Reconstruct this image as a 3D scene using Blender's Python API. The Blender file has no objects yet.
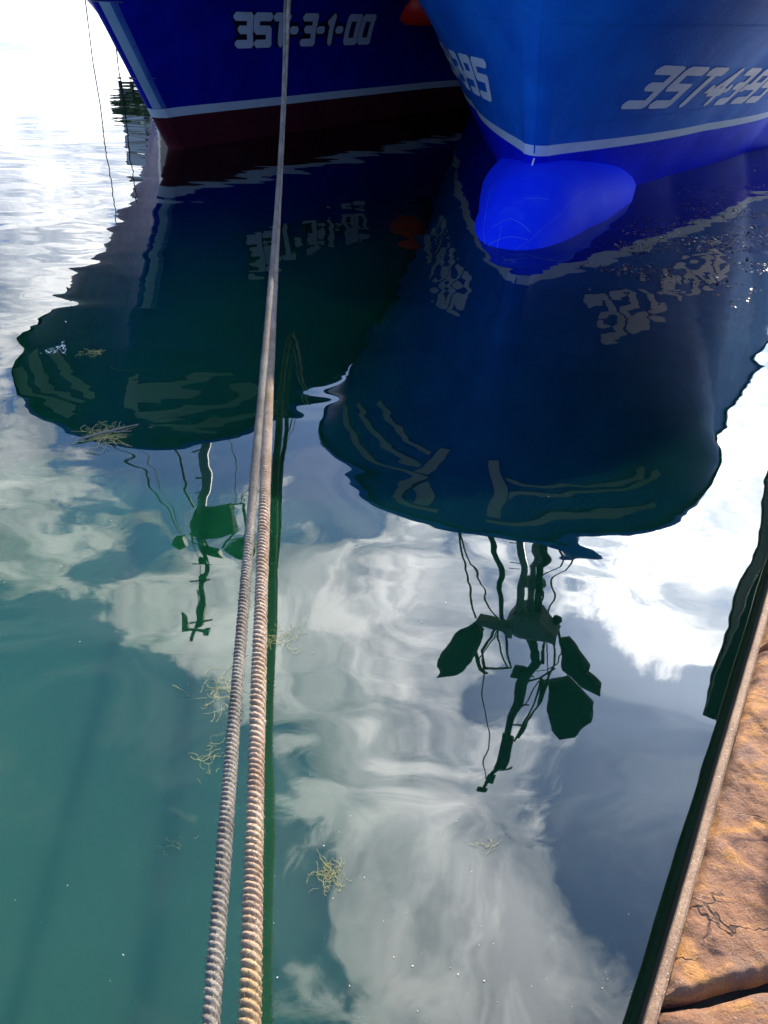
import bpy, math, random
import numpy as np
from mathutils import Vector, Matrix, noise
random.seed(7); rng = np.random.default_rng(7)
scene = bpy.context.scene
COL = scene.collection
R = math.radians

# ------------------------------------------------------------------ camera
CAM_H, PITCH, ROLL = 2.2, R(34), R(3)
cam = bpy.data.cameras.new("camera"); cam.sensor_width = 36; cam.lens = 27.07
cam.clip_start = 0.02; cam.clip_end = 6000
co = bpy.data.objects.new("camera", cam); COL.objects.link(co)
fwd = Vector((0, math.cos(PITCH), -math.sin(PITCH))); rt = Vector((1, 0, 0)); up = rt.cross(fwd)
rt2 = rt*math.cos(ROLL) + up*math.sin(ROLL); up2 = up*math.cos(ROLL) - rt*math.sin(ROLL)
m = Matrix((rt2, up2, -fwd)).transposed().to_4x4(); m.translation = (0, 0, CAM_H)
co.matrix_world = m
scene.camera = co

# ------------------------------------------------------------------ exposure
vs = scene.view_settings
vs.view_transform = 'Standard'; vs.look = 'None'; vs.gamma = 1; vs.use_curve_mapping = False
vs.exposure = 1.25
scene.cycles.max_bounces = 6; scene.cycles.glossy_bounces = 4; scene.cycles.diffuse_bounces = 2
scene.cycles.sample_clamp_indirect = 6

# ------------------------------------------------------------------ sun and sky
SUN_EL, SUN_AZ = R(34), R(28)          # azimuth from +Y towards +X
sun = bpy.data.lights.new("sun", 'SUN'); sun.energy = 4.6; sun.angle = R(0.5); sun.color = (1, .93, .82)
so = bpy.data.objects.new("sun", sun); COL.objects.link(so)
sdir = Vector((math.sin(SUN_AZ)*math.cos(SUN_EL), math.cos(SUN_AZ)*math.cos(SUN_EL), math.sin(SUN_EL)))
so.rotation_euler = (-sdir).to_track_quat('-Z', 'Y').to_euler()
so.location = sdir*200

world = bpy.data.worlds.new("World"); scene.world = world; world.use_nodes = True
WT = world.node_tree; WT.nodes.clear()
class NT:
    """small helper to wire nodes"""
    def __init__(s, t): s.t = t
    def n(s, kind, ins=None, **kw):
        nd = s.t.nodes.new(kind)
        for k, v in kw.items(): setattr(nd, k, v)
        for k, v in (ins or {}).items():
            if isinstance(v, bpy.types.NodeSocket): s.t.links.new(v, nd.inputs[k])
            else: nd.inputs[k].default_value = v
        return nd
    def math(s, op, a, b=0.0, c=0.0, clamp=False):
        return s.n('ShaderNodeMath', {0: a, 1: b, 2: c}, operation=op, use_clamp=clamp).outputs[0]
    def vmath(s, op, a, b=(0, 0, 0)):
        nd = s.n('ShaderNodeVectorMath', {0: a, 1: b}, operation=op)
        return nd.outputs['Value'] if op in ('DOT_PRODUCT', 'LENGTH') else nd.outputs[0]
    def ramp(s, x, a, b, smooth=True):
        nd = s.n('ShaderNodeMapRange', {0: x, 1: a, 2: b}, interpolation_type='SMOOTHSTEP' if smooth else 'LINEAR')
        return nd.outputs[0]
    def mix(s, f, a, b, blend='MIX'):
        nd = s.n('ShaderNodeMix', data_type='RGBA', blend_type=blend)
        for i, v in ((0, f), (6, a), (7, b)):
            if isinstance(v, bpy.types.NodeSocket): s.t.links.new(v, nd.inputs[i])
            else: nd.inputs[i].default_value = v if i == 0 or len(v) == 4 else (*v, 1)
        return nd.outputs[2]
    def noise(s, vec, scale, detail=4, rough=.55, dist=0.0, col=False):
        nd = s.n('ShaderNodeTexNoise', {'Scale': scale, 'Detail': detail, 'Roughness': rough, 'Distortion': dist})
        if vec is not None: s.t.links.new(vec, nd.inputs['Vector'])
        return nd.outputs['Color' if col else 'Fac']

W = NT(WT)
sky = W.n('ShaderNodeTexSky', sky_type='NISHITA', sun_disc=False, sun_elevation=SUN_EL, sun_rotation=SUN_AZ,
          altitude=0, air_density=1.0, dust_density=1.6, ozone_density=1.2)
tc = W.n('ShaderNodeTexCoord')
d = W.vmath('NORMALIZE', tc.outputs['Generated'])
sep = W.n('ShaderNodeSeparateXYZ', {0: d})
den = W.math('ADD', W.math('MAXIMUM', sep.outputs[2], 0.0), 0.28)
pl = W.n('ShaderNodeCombineXYZ', {0: W.math('DIVIDE', sep.outputs[0], den), 1: W.math('DIVIDE', sep.outputs[1], den), 2: 0.0}).outputs[0]
warp = W.vmath('SCALE', W.vmath('SUBTRACT', W.noise(pl, 2.2, 3, col=True), (.5, .5, .5)))
warp.node.inputs['Scale'].default_value = 0.30
plw = W.vmath('ADD', pl, warp)
cl = W.noise(plw, 2.6, 9, .60, 0.25)
fine = W.noise(plw, 8.0, 8, .62, 0.35)
wisp = W.noise(plw, 4.2, 7, .62, .9)
BLOBS = [  # direction, radius in degrees, weight
    ((-.066, .789, .611), 9, .09), ((.055, .718, .694), 9, .11), ((-.055, .669, .741), 11, .12), ((.122, .553, .824), 13, .12),
    ((.178, .47, .865), 11, .20), ((.04, .44, .897), 10, .11), ((.22, .40, .89), 7, .10), ((.251, .607, .754), 6, .10), ((.369, .776, .512), 12, .26), ((-.408, .753, .516), 7, .22),
    ((-.192, .772, .606), 8, .12), ((.127, .782, .61), 7, .1), ((-.161, .711, .685), 9, .14), ((-.398, .898, .188), 12, .14), ((-.3, .93, .1), 14, .26),
    ((.30, .523, .802), 8, -.32), ((.27, .45, .85), 4, -.1), ((.16, .66, .73), 3, -.12), ((.275, .674, .686), 4.5, -.18), ((-.073, .854, .515), 6, -.14), ((-.292, .8, .525), 7, -.2),
    ((.084, .655, .751), 3.5, -.12), ((-.329, .535, .778), 14, -.07), ((-.278, .406, .87), 12, -.02), ((-.42, .65, .63), 7, .08)]
bias = None
for c, rad, w in BLOBS:
    c = Vector(c).normalized()
    f = W.math('MULTIPLY', W.ramp(W.vmath('DOT_PRODUCT', d, tuple(c)), math.cos(R(rad*1.35)), 1.0), w)
    bias = f if bias is None else W.math('ADD', bias, f)
dens = W.math('ADD', W.math('MULTIPLY_ADD', W.math('SUBTRACT', fine, .5), .95, W.math('SUBTRACT', cl, W.math('MULTIPLY_ADD', W.ramp(sep.outputs[1], .45, -.1), .16, .05))), bias)
mask = W.math('MULTIPLY_ADD', W.ramp(dens, .52, .64), .88, W.math('MULTIPLY', W.ramp(wisp, .40, .62), .10))
sdot = W.vmath('DOT_PRODUCT', d, tuple(sdir))
near = W.math('POWER', W.math('MAXIMUM', sdot, 0.0), 14.0)
core = W.math('ADD', W.math('MULTIPLY', W.ramp(dens, .60, .95), .55), W.math('MULTIPLY', W.ramp(wisp, .43, .58), .6), 0, True)
ccol = W.mix(core, (7.5, 8.4, 9.8), (25, 25, 25))
gain = W.math('MULTIPLY_ADD', near, 3.2, 1.0)
ccol = W.mix(1.0, ccol, W.n('ShaderNodeCombineColor', {0: gain, 1: gain, 2: gain}).outputs[0], 'MULTIPLY')
blue = W.mix(1.0, sky.outputs[0], (.85, 1.2, 1.85), 'MULTIPLY')
skyc = W.mix(W.math('MULTIPLY', mask, .93), blue, ccol)
bg = W.n('ShaderNodeBackground', {0: skyc, 1: 0.07})
W.n('ShaderNodeOutputWorld', {0: bg.outputs[0]})

# ------------------------------------------------------------------ helpers
def tag(o, label=None, cat=None, group=None, kind=None):
    if label: o['label'] = label
    if cat: o['category'] = cat
    if group: o['group'] = group
    if kind: o['kind'] = kind
    return o
def empty(name, loc=(0, 0, 0), rz=0.0):
    o = bpy.data.objects.new(name, None); COL.objects.link(o); o.empty_display_size = .2
    o.location = loc; o.rotation_euler = (0, 0, rz); return o
class MB:
    def __init__(s): s.v = []; s.f = []; s.mi = []
    def add(s, vs, fs, mi=0):
        k = len(s.v); s.v.extend(tuple(map(float, p)) for p in vs)
        s.f.extend(tuple(i+k for i in f) for f in fs); s.mi.extend([mi]*len(fs)); return s
    def grid(s, P, mi=0, close_u=False, close_v=False, flip=False):
        P = np.asarray(P); a, b = P.shape[:2]; fs = []
        for i in range(a - (0 if close_u else 1)):
            for j in range(b - (0 if close_v else 1)):
                q = (i*b+j, ((i+1) % a)*b+j, ((i+1) % a)*b+(j+1) % b, i*b+(j+1) % b)
                fs.append(q[::-1] if flip else q)
        return s.add(P.reshape(-1, 3), fs, mi)
    def box(s, c, size, rz=0.0, taper=1.0, bev=0.0, mi=0):
        hx, hy, hz = size[0]/2, size[1]/2, size[2]/2; vs = []
        ca, sa = math.cos(rz), math.sin(rz)
        b = min(bev, hx*.9, hy*.9, hz*.9)
        def ring(x, y, z):
            if b > 0: pts = [(x-b, -y), (x, -y+b), (x, y-b), (x-b, y), (-x+b, y), (-x, y-b), (-x, -y+b), (-x+b, -y)]
            else: pts = [(x, -y), (x, y), (-x, y), (-x, -y)]
            return [(c[0]+px*ca-py*sa, c[1]+px*sa+py*ca, c[2]+z) for px, py in pts]
        rings = [ring(hx-b, hy-b, -hz)] if b > 0 else []
        rings += [ring(hx, hy, -hz+b), ring(hx*taper, hy*taper, hz-b)]
        if b > 0: rings += [ring(hx*taper-b, hy*taper-b, hz)]
        n = len(rings[0]); vs = [p for r in rings for p in r]; fs = []
        for k in range(len(rings)-1):
            for i in range(n): fs.append((k*n+i, k*n+(i+1) % n, (k+1)*n+(i+1) % n, (k+1)*n+i))
        fs += [tuple(range(n))[::-1], tuple(range((len(rings)-1)*n, len(rings)*n))]
        return s.add(vs, fs, mi)
    def tube(s, pts, rad, n=8, mi=0, cap=True):
        pts = [Vector(p) for p in pts]; rr = rad if hasattr(rad, '__len__') else [rad]*len(pts)
        vs = []; prev = None
        for i, p in enumerate(pts):
            t = (pts[min(i+1, len(pts)-1)]-pts[max(i-1, 0)]).normalized()
            a = (prev - t*prev.dot(t)) if prev is not None else t.orthogonal()
            a = a.normalized() if a.length > 1e-6 else t.orthogonal().normalized()
            prev = a; b = t.cross(a)
            for k in range(n):
                an = 2*math.pi*k/n; vs.append(p+(a*math.cos(an)+b*math.sin(an))*rr[i])
        fs = []
        for i in range(len(pts)-1):
            for k in range(n): fs.append((i*n+k, i*n+(k+1) % n, (i+1)*n+(k+1) % n, (i+1)*n+k))
        if cap: fs += [tuple(range(n))[::-1], tuple(range((len(pts)-1)*n, len(pts)*n))]
        return s.add(vs, fs, mi)
    def lathe(s, prof, c, n=24, mi=0):
        P = [[(c[0]+r*math.cos(2*math.pi*k/n), c[1]+r*math.sin(2*math.pi*k/n), c[2]+z) for k in range(n)] for r, z in prof]
        s.grid(P, mi, close_v=True, flip=True)
        return s
    def hood(s, poly, y, th, bulge, mi=0):
        """faceted two-sided panel with depth: outline in the x-z plane round y"""
        cx = sum(p[0] for p in poly)/len(poly); cz = sum(p[1] for p in poly)/len(poly); n = len(poly)
        ri = [(cx+(p[0]-cx)*.72, cz+(p[1]-cz)*.72) for p in poly]
        vs = [(p[0], y-th/2, p[1]) for p in poly]+[(p[0], y+th/2, p[1]) for p in poly]
        vs += [(p[0], y-th/2-bulge*.7, p[1]) for p in ri]+[(p[0], y+th/2+bulge*.7, p[1]) for p in ri]+[(cx, y-th/2-bulge, cz), (cx, y+th/2+bulge, cz)]
        fs = []
        for i in range(n):
            j = (i+1) % n
            fs += [(i, j, n+j, n+i), (2*n+i, 2*n+j, j, i), (n+i, n+j, 3*n+j, 3*n+i), (4*n, 2*n+j, 2*n+i), (4*n+1, 3*n+i, 3*n+j)]
        return s.add(vs, fs, mi)
    def build(s, name, mat, parent=None, smooth=False):
        me = bpy.data.meshes.new(name); me.from_pydata(s.v, [], s.f)
        mats = mat if isinstance(mat, (list, tuple)) else [mat]
        for x in mats: me.materials.append(x)
        if any(s.mi): me.polygons.foreach_set('material_index', s.mi)
        if smooth: me.polygons.foreach_set('use_smooth', [True]*len(me.polygons))
        me.update()
        o = bpy.data.objects.new(name, me); COL.objects.link(o)
        if parent: o.parent = parent
        return o

def material(name, fn):
    mt = bpy.data.materials.new(name); mt.use_nodes = True; t = mt.node_tree; t.nodes.clear()
    k = NT(t); out = k.n('ShaderNodeOutputMaterial'); tcn = k.n('ShaderNodeTexCoord')
    sh = fn(k, tcn.outputs['Object']); t.links.new(sh, out.inputs[0]); return mt
def paint(name, base, alt, rough=.35, dirt=(.09, .06, .035), dirt_amt=.35, scale=1.6, bump=.15, coat=0.0, streak=True, metal=0.0, spec=.3):
    def fn(k, P):
        st = k.n('ShaderNodeMapping', {0: P, 3: (3.5, 3.5, .35) if streak else (1, 1, 1)}).outputs[0]
        v = k.noise(P, scale, 6, .6)
        c = k.mix(k.ramp(v, .3, .72), base, alt)
        dm = k.math('MULTIPLY', k.ramp(k.noise(st, 2.4, 7, .68), .56, .8), dirt_amt)
        c = k.mix(dm, c, dirt)
        sp = k.ramp(k.noise(P, 55, 3, .6), .66, .76)
        c = k.mix(k.math('MULTIPLY', sp, dirt_amt*.6), c, dirt)
        bh = k.math('MULTIPLY_ADD', k.noise(P, 1.3, 2, .5), 3.0, k.noise(P, 28, 5, .6))
        b = k.n('ShaderNodeBump', {'Height': bh, 'Strength': bump, 'Distance': .02})
        ro = k.math('MULTIPLY_ADD', k.noise(P, 7, 5, .6), .25, rough-.12)
        return k.n('ShaderNodeBsdfPrincipled', {'Base Color': c, 'Roughness': ro, 'Normal': b.outputs[0], 'Specular IOR Level': spec, 'Coat Weight': coat, 'Coat Roughness': .15, 'Metallic': metal}).outputs[0]
    return material(name, fn)

M = {}
M['navy'] = paint('navy_paint', (.004, .007, .30), (.007, .014, .42), .4, dirt=(.05, .04, .09), dirt_amt=.3, bump=.3, spec=.04)
M['cerulean'] = paint('cerulean_paint', (.006, .125, .56), (.011, .19, .68), .38, dirt=(.08, .11, .13), dirt_amt=.4, bump=.3, spec=.12)
M['royal'] = paint('royal_paint', (.004, .012, .62), (.006, .02, .78), .34, dirt=(.01, .02, .2), dirt_amt=.3, spec=.04)
M['bulb'] = paint('bulb_paint', (.006, .03, .92), (.01, .05, .98), .55, dirt=(.2, .35, .9), dirt_amt=.16, streak=False, spec=.04)
M['antifoul'] = paint('antifouling_red', (.13, .012, .02), (.08, .01, .018), .55, dirt_amt=.4)
M['white'] = paint('white_paint', (.82, .84, .86), (.72, .74, .76), .4, dirt=(.3, .26, .2), dirt_amt=.3)
M['pale'] = paint('stem_sheen_pale', (.42, .56, .68), (.34, .48, .62), .3, dirt=(.02, .05, .25), dirt_amt=.4, spec=.3)  # bright water mirrored in the stem, as a flat colour
M['sheen_blue'] = paint('stem_sheen_blue', (.10, .2, .5), (.05, .12, .42), .3, dirt=(.01, .02, .3), dirt_amt=.6, spec=.3)  # middle tone of that stem reflection, also put into colour
M['scuff'] = paint('scuff_blue', (.05, .13, .85), (.12, .22, .9), .4, dirt_amt=.3, spec=.2)
M['number'] = paint('number_white', (.88, .89, .92), (.78, .8, .84), .45, dirt=(.35, .33, .28), dirt_amt=.55)
M['numback'] = paint('number_black', (.008, .009, .02), (.014, .016, .03), .45, dirt_amt=.1)
M['stripe'] = paint('stripe_grey', (.62, .66, .66), (.5, .55, .55), .45, dirt_amt=.3)
M['deck'] = paint('deck_green', (.03, .09, .06), (.04, .11, .07), .7, dirt_amt=.5, streak=False)
M['housewhite'] = paint('house_white', (.7, .71, .7), (.6, .61, .6), .4, dirt=(.3, .18, .08), dirt_amt=.35)
M['mast'] = paint('mast_grey', (.20, .22, .20), (.14, .16, .15), .45, dirt=(.12, .06, .03), dirt_amt=.4)
M['darkgear'] = paint('dark_gear', (.012, .03, .02), (.02, .045, .03), .55, dirt_amt=.2)
M['wire'] = paint('wire_dark', (.02, .02, .02), (.03, .03, .03), .6, dirt_amt=.1)
M['glass'] = paint('dark_glass', (.01, .013, .016), (.012, .015, .02), .1, dirt_amt=.05, bump=.02)
def vinyl(name, col):
    def fn(k, P):
        c = k.mix(k.math('MULTIPLY', k.ramp(k.noise(P, 9, 5, .6), .5, .75), .25), col, (.25, .02, .015))
        return k.n('ShaderNodeBsdfPrincipled', {'Base Color': c, 'Roughness': .4, 'Subsurface Weight': 1.0, 'Subsurface Radius': (1.0, .25, .15), 'Subsurface Scale': .6}).outputs[0]
    return material(name, fn)
M['red'] = vinyl('buoy_red_vinyl', (.95, .025, .01))
M['orange'] = vinyl('buoy_orange_vinyl', (.9, .16, .06))
M['steel'] = paint('container_steel', (.012, .018, .016), (.02, .028, .024), .55, dirt=(.06, .025, .012), dirt_amt=.6)
M['iron'] = paint('bollard_iron', (.03, .028, .026), (.05, .04, .032), .5, dirt=(.12, .05, .02), dirt_amt=.7, streak=False)

# ------------------------------------------------------------------ water
def water_fn(k, P):
    # long lazy swell plus small wavelets; the harbour is nearly calm
    mp = k.n('ShaderNodeMapping', {0: P, 2: (0, 0, R(12)), 3: (.8, 1.25, 1)}).outputs[0]
    h1 = k.noise(mp, 1.05, 1, .35, .5)
    h2 = k.noise(mp, 3.4, 1, .4, .3)
    h3 = k.noise(P, 14, 2, .5)
    patch = k.ramp(k.noise(P, .35, 2), .42, .68)
    hh = k.math('ADD', h1, k.math('MULTIPLY', h2, .10))
    hh = k.math('ADD', hh, k.math('MULTIPLY', k.math('MULTIPLY', h3, .005), patch))
    sy = k.n('ShaderNodeSeparateXYZ', {0: P}).outputs[1]
    hh = k.math('MULTIPLY', hh, k.math('MULTIPLY_ADD', k.ramp(sy, 26, 9), .65, .35))
    b = k.n('ShaderNodeBump', {'Height': hh, 'Strength': 1.0, 'Distance': .012})
    # body colour: dark where boats shade it, sunlit milky green painted in at left
    sp = k.n('ShaderNodeSeparateXYZ', {0: P})
    wob = k.math('MULTIPLY', k.math('SUBTRACT', k.noise(P, .7, 4, .6), .5), 1.6)
    mx = k.ramp(k.math('ADD', sp.outputs[0], wob), .55, -1.5)
    my = k.ramp(k.math('ADD', sp.outputs[1], wob), 10.5, 5.0)
    c = k.mix(k.math('MULTIPLY', mx, my), (.0007, .0085, .0052), (.0028, .044, .015))
    near = k.ramp(k.math('MULTIPLY_ADD', wob, .5, sp.outputs[1]), 3.0, 1.0)
    c = k.mix(k.math('MULTIPLY', near, k.ramp(k.math('ADD', sp.outputs[0], wob), .5, -.9)), c, (.0125, .064, .031))
    return k.n('ShaderNodeBsdfPrincipled', {'Base Color': c, 'Roughness': .012, 'IOR': 1.78, 'Normal': b.outputs[0], 'Subsurface Weight': 1.0, 'Subsurface Radius': (.4, 1.0, .75), 'Subsurface Scale': 3.2}).outputs[0]
M['water'] = material('harbour_water', water_fn)
wm = MB()
xs = [-3000, -300, -40, -8, 0, 8, 40, 300, 3000]
wm.grid([[(x, y, 0) for y in xs] for x in xs], flip=True)
water = tag(wm.build('water', M['water']), kind='structure')

# ------------------------------------------------------------------ quay
QT = Vector((.48894792, .87231298, 0)); QN = Vector((.87231298, -.48894792, 0))   # along the edge, inland
QZ, QA = .30, .166
def q(t, off, z): p = QT*t+QN*off; return (p.x, p.y, z)
def stone_fn(k, P):
    lay = k.n('ShaderNodeMapping', {0: P, 2: (0, 0, R(-20)), 3: (2.0, 6.0, 4.0)}).outputs[0]
    v = k.noise(lay, 2.1, 8, .62, .8)
    c = k.mix(k.ramp(v, .32, .46), (.085, .036, .024), (.25, .115, .055))
    c = k.mix(k.ramp(v, .50, .62), c, (.40, .185, .05))
    c = k.mix(k.ramp(k.noise(P, 5, 6, .65), .52, .68), c, (.22, .12, .075))
    c = k.mix(k.math('MULTIPLY', k.ramp(k.noise(lay, 5.5, 6, .7), .55, .72), .7), c, (.13, .07, .06))
    c = k.mix(k.math('MULTIPLY', k.ramp(k.noise(P, 90, 4, .75), .58, .70), .6), c, (.5, .37, .25))
    wv = k.vmath('ADD', P, k.vmath('MULTIPLY', k.vmath('SUBTRACT', k.noise(P, 7, 4, col=True), (.5, .5, .5)), (.16, .16, .16)))
    vo = k.n('ShaderNodeTexVoronoi', {'Scale': 4.2}, feature='DISTANCE_TO_EDGE'); k.t.links.new(k.n('ShaderNodeMapping', {0: wv, 2: (0, 0, R(30)), 3: (.8, 2.2, 1)}).outputs[0], vo.inputs['Vector'])
    crack = k.math('MULTIPLY', k.ramp(vo.outputs[0], .022, .003), k.ramp(k.noise(P, 3.4, 3), .53, .64))
    c = k.mix(k.math('MULTIPLY', k.ramp(k.noise(P, 120, 4, .75), .55, .68), .55), c, (.09, .045, .028))
    c = k.mix(k.math('MULTIPLY', crack, .8), c, (.05, .024, .016))
    bh = k.math('ADD', k.noise(P, 16, 8, .60), k.math('MULTIPLY', k.noise(P, 110, 5, .75), .5))
    bh = k.math('SUBTRACT', bh, k.math('MULTIPLY', crack, .5))
    b = k.n('ShaderNodeBump', {'Height': bh, 'Strength': .9, 'Distance': .018})
    return k.n('ShaderNodeBsdfPrincipled', {'Base Color': c, 'Roughness': .8, 'Normal': b.outputs[0]}).outputs[0]
M['stone'] = material('cleft_stone', stone_fn)
def kerb_fn(k, P):
    v = k.noise(P, 9, 6, .65)
    c = k.mix(k.ramp(v, .35, .65), (.16, .085, .045), (.27, .165, .095))
    c = k.mix(k.ramp(k.noise(P, 230, 2, .6), .56, .66), c, (.09, .055, .035))
    c = k.mix(k.math('MULTIPLY', k.ramp(k.noise(P, 150, 2, .6), .6, .7), .6), c, (.55, .46, .34))
    b = k.n('ShaderNodeBump', {'Height': k.noise(P, 200, 3, .6), 'Strength': .6, 'Distance': .004})
    return k.n('ShaderNodeBsdfPrincipled', {'Base Color': c, 'Roughness': .75, 'Normal': b.outputs[0]}).outputs[0]
M['kerb'] = material('gritty_kerb', kerb_fn)
def wall_fn(k, P):
    v = k.noise(P, 3, 7, .65)
    c = k.mix(k.ramp(v, .35, .7), (.010, .012, .010), (.03, .028, .022))
    b = k.n('ShaderNodeBump', {'Height': k.noise(P, 14, 6, .65), 'Strength': .6, 'Distance': .02})
    return k.n('ShaderNodeBsdfPrincipled', {'Base Color': c, 'Roughness': .9, 'Specular IOR Level': .08, 'Normal': b.outputs[0]}).outputs[0]
M['wall'] = material('weedy_wall', wall_fn)
def pave_fn(k, P):
    c = k.mix(k.ramp(k.noise(P, 4, 7, .65), .3, .7), (.20, .15, .11), (.32, .25, .19))
    b = k.n('ShaderNodeBump', {'Height': k.noise(P, 40, 6, .65), 'Strength': .5, 'Distance': .01})
    return k.n('ShaderNodeBsdfPrincipled', {'Base Color': c, 'Roughness': .8, 'Normal': b.outputs[0]}).outputs[0]
M['pave'] = material('quay_paving', pave_fn)

def prism_strip(name, t0, t1, o0, o1, z0, z1, mat, n=40, wob=0.0, rnd=.006):
    mb = MB(); rows = []
    for i in range(n+1):
        t = t0+(t1-t0)*i/n
        w = wob*(noise.noise((t*3, 1.7, .2))+.4*noise.noise((t*14, 4.7, .2)))
        z2 = z1+w*.5
        rows.append([q(t, o0+w, z0), q(t, o0+w, z2-rnd), q(t, o0+w+rnd*.3, z2-rnd*.3), q(t, o0+w+rnd, z2), q(t, o1-rnd+w*.6, z2+w*.2), q(t, o1+w*.6, z2-rnd), q(t, o1+w*.6, z0)])
    mb.grid(rows, close_v=True)
    m_ = len(rows[0]); mb.add(rows[0], [tuple(range(m_))]); mb.add(rows[-1], [tuple(range(m_))[::-1]])
    return mb.build(name, mat, smooth=False)
ow = prism_strip('quay_wall', -8, 60, QA+.012, QA+.7, -1.5, QZ-.055, M['wall'], 60)
tag(ow, 'dark weedy masonry quay wall dropping into the water under the coping', 'wall')
ok = prism_strip('kerb', -8, 60, QA, QA+.026, QZ-.03, QZ+.002, M['kerb'], 1500, .0022)
tag(ok, 'thin gritty sandy kerb strip along the outer edge of the quay', 'kerb')
pv = MB(); pv.grid([[q(t, o, QZ-.008) for o in (1.32, 3, 8, 30)] for t in (-8, -2, 2, 6, 12, 30, 60)])
tag(pv.build('pavement', M['pave']), kind='structure')
pu = MB(); pu.grid([[q(t, o, -1.2) for o in (.7, 31)] for t in (-8, 60)])

def stone(t0, t1, o0, o1, seed, label, fine=.006, skew=.0):
    nt = max(8, int((t1-t0)/fine)); no = max(8, int((o1-o0)/fine))
    mb = MB(); P = np.zeros((nt+1, no+1, 3))
    for i in range(nt+1):
        u = i/nt
        for j in range(no+1):
            w = j/no; off = o0+(o1-o0)*w
            t = t0+(t1-t0)*u+skew*(off-o0)
            s3 = (t*1.0+seed*3.1, off*1.0, seed*1.7)
            # cleft layers: terraces running inland with broken fronts
            a = noise.fractal((s3[0]*3.2+off*1.2, s3[1]*1.5, s3[2]), 1.0, 2.0, 4)
            st = a*5.0; ter = (math.floor(st)+min(1, max(0, (st-math.floor(st)-.72)/.28)))/5.0
            z = .032*ter+.009*noise.fractal((s3[0]*9, s3[1]*9, s3[2]), .9, 2.0, 4)
            e = min(u*(t1-t0), (1-u)*(t1-t0), w*(o1-o0)+.012, (1-w)*(o1-o0)+.02)
            e += .012*noise.noise((s3[0]*11, s3[1]*11, 3.3))
            k = max(0.0, 1-max(e, 0)/.040); z -= .052*k**2.2
            jit = .010*noise.noise((off*9, seed*5.1, t*9))
            z = max(-.075, min(.018, z))
            p = q(t+jit*(1-u if u < .5 else u)*(1 if 0 < i < nt else 1), off, QZ-.006+z); P[i, j] = p
    mb.grid(P)
    sk = lambda edge: [[tuple(x), (x[0], x[1], QZ-.2)] for x in edge]
    mb.grid(sk(P[0]), flip=True); mb.grid(sk(P[-1])); mb.grid(sk(P[:, 0])); mb.grid(sk(P[:, -1]), flip=True)
    o = mb.build('coping_stone', M['stone'], smooth=True)
    return tag(o, label, 'stone', 'coping stones along the quay edge')
O0 = QA+.029
stone(-2.6, 1.096, O0, 1.32, 1, 'orange brown cleft coping stone at the bottom right corner of the photo', .011, .85)
stone(1.10, 2.50, O0, 1.32, 2, 'rough reddish brown coping stone filling most of the visible quay top', .0055, .95)
stone(2.512, 3.05, O0, 1.32, 3, 'reddish coping stone at the far end where the quay leaves the frame', .006, .75)
stone(3.06, 6.0, O0, 1.32, 4, 'long brown coping stone beside the dark steel container', .02, .0)
stone(6.01, 60, O0, 1.32, 5, 'far run of brown coping beyond the dark container', .12, .0)
M['bed'] = paint('joint_dirt', (.05, .03, .018), (.08, .045, .025), .9, dirt_amt=.3, streak=False)
bed = prism_strip('pavement_bed', -8, 60, O0-.004, 1.318, QZ-.5, QZ-.068, M['bed'], 30)
tag(bed, kind='structure')

# bollard behind the viewer that holds the ropes
bl = empty('mooring_bollard', (.02, -1.95, QZ-.01))
b_ = MB(); b_.lathe([(0, 0), (.21, 0), (.21, .03), (.13, .06), (.12, .28), (.12, .45), (.17, .52), (.18, .60), (.13, .66), (0, .68)], (0, 0, 0)); b_.build('post', M['iron'], bl, True)
tag(bl, 'rusty iron mooring bollard on the quay with both ropes made fast', 'bollard')

# dark steel container standing on the quay edge
c_a, c_b = 6.2, 11.4
cz0, cz1 = QZ+.02, 3.5
ct = empty('steel_container', q((c_a+c_b)/2, QA+1.21, cz0), -math.atan2(QT.x, QT.y)+R(1.5))
L_, W_, H_ = c_b-c_a, 2.4, cz1-cz0
mb = MB()   # corrugated long walls
for sx in (-1, 1):
    rows = []
    for i in range(161):
        y = -L_/2+.1+(L_-.2)*i/160; ph = (i % 8); dd = (0, 0, .018, .036, .036, .036, .018, 0)[ph]
        rows.append([(sx*(W_/2-.02-dd), y, .12), (sx*(W_/2-.02-dd), y, H_-.12)])
    mb.grid(rows, flip=sx < 0)
mb.build('side_wall', M['steel'], ct)
for sy in (-1, 1):
    mb = MB(); mb.box((0, sy*(L_/2-.05), H_/2), (W_-.22, .05, H_-.24), bev=.004); mb.build('end_wall', M['steel'], ct)
mb = MB(); mb.box((0, 0, H_-.05), (W_-.2, L_-.2, .04)); mb.build('roof', M['steel'], ct)
mb = MB()
for sx in (-1, 1):
    for sy in (-1, 1): mb.box((sx*(W_/2-.06), sy*(L_/2-.06), H_/2), (.12, .12, H_), bev=.01)
    for z in (.06, H_-.06): mb.box((sx*(W_/2-.06), 0, z), (.12, L_-.244, .12), bev=.01)
for sy in (-1, 1):
    for z in (.06, H_-.06): mb.box((0, sy*(L_/2-.06), z), (W_-.244, .12, .12), bev=.01)
mb.build('frame', M['steel'], ct)
for sx in (-.5, -.2, .2, .5):
    mb = MB(); mb.tube([(sx, -L_/2-.03, .1), (sx, -L_/2-.03, H_-.1)], .02); mb.build('lock_rod', M['mast'], ct)
tag(ct, 'dark corrugated steel container mirrored in the water beside the quay', 'container')

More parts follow.
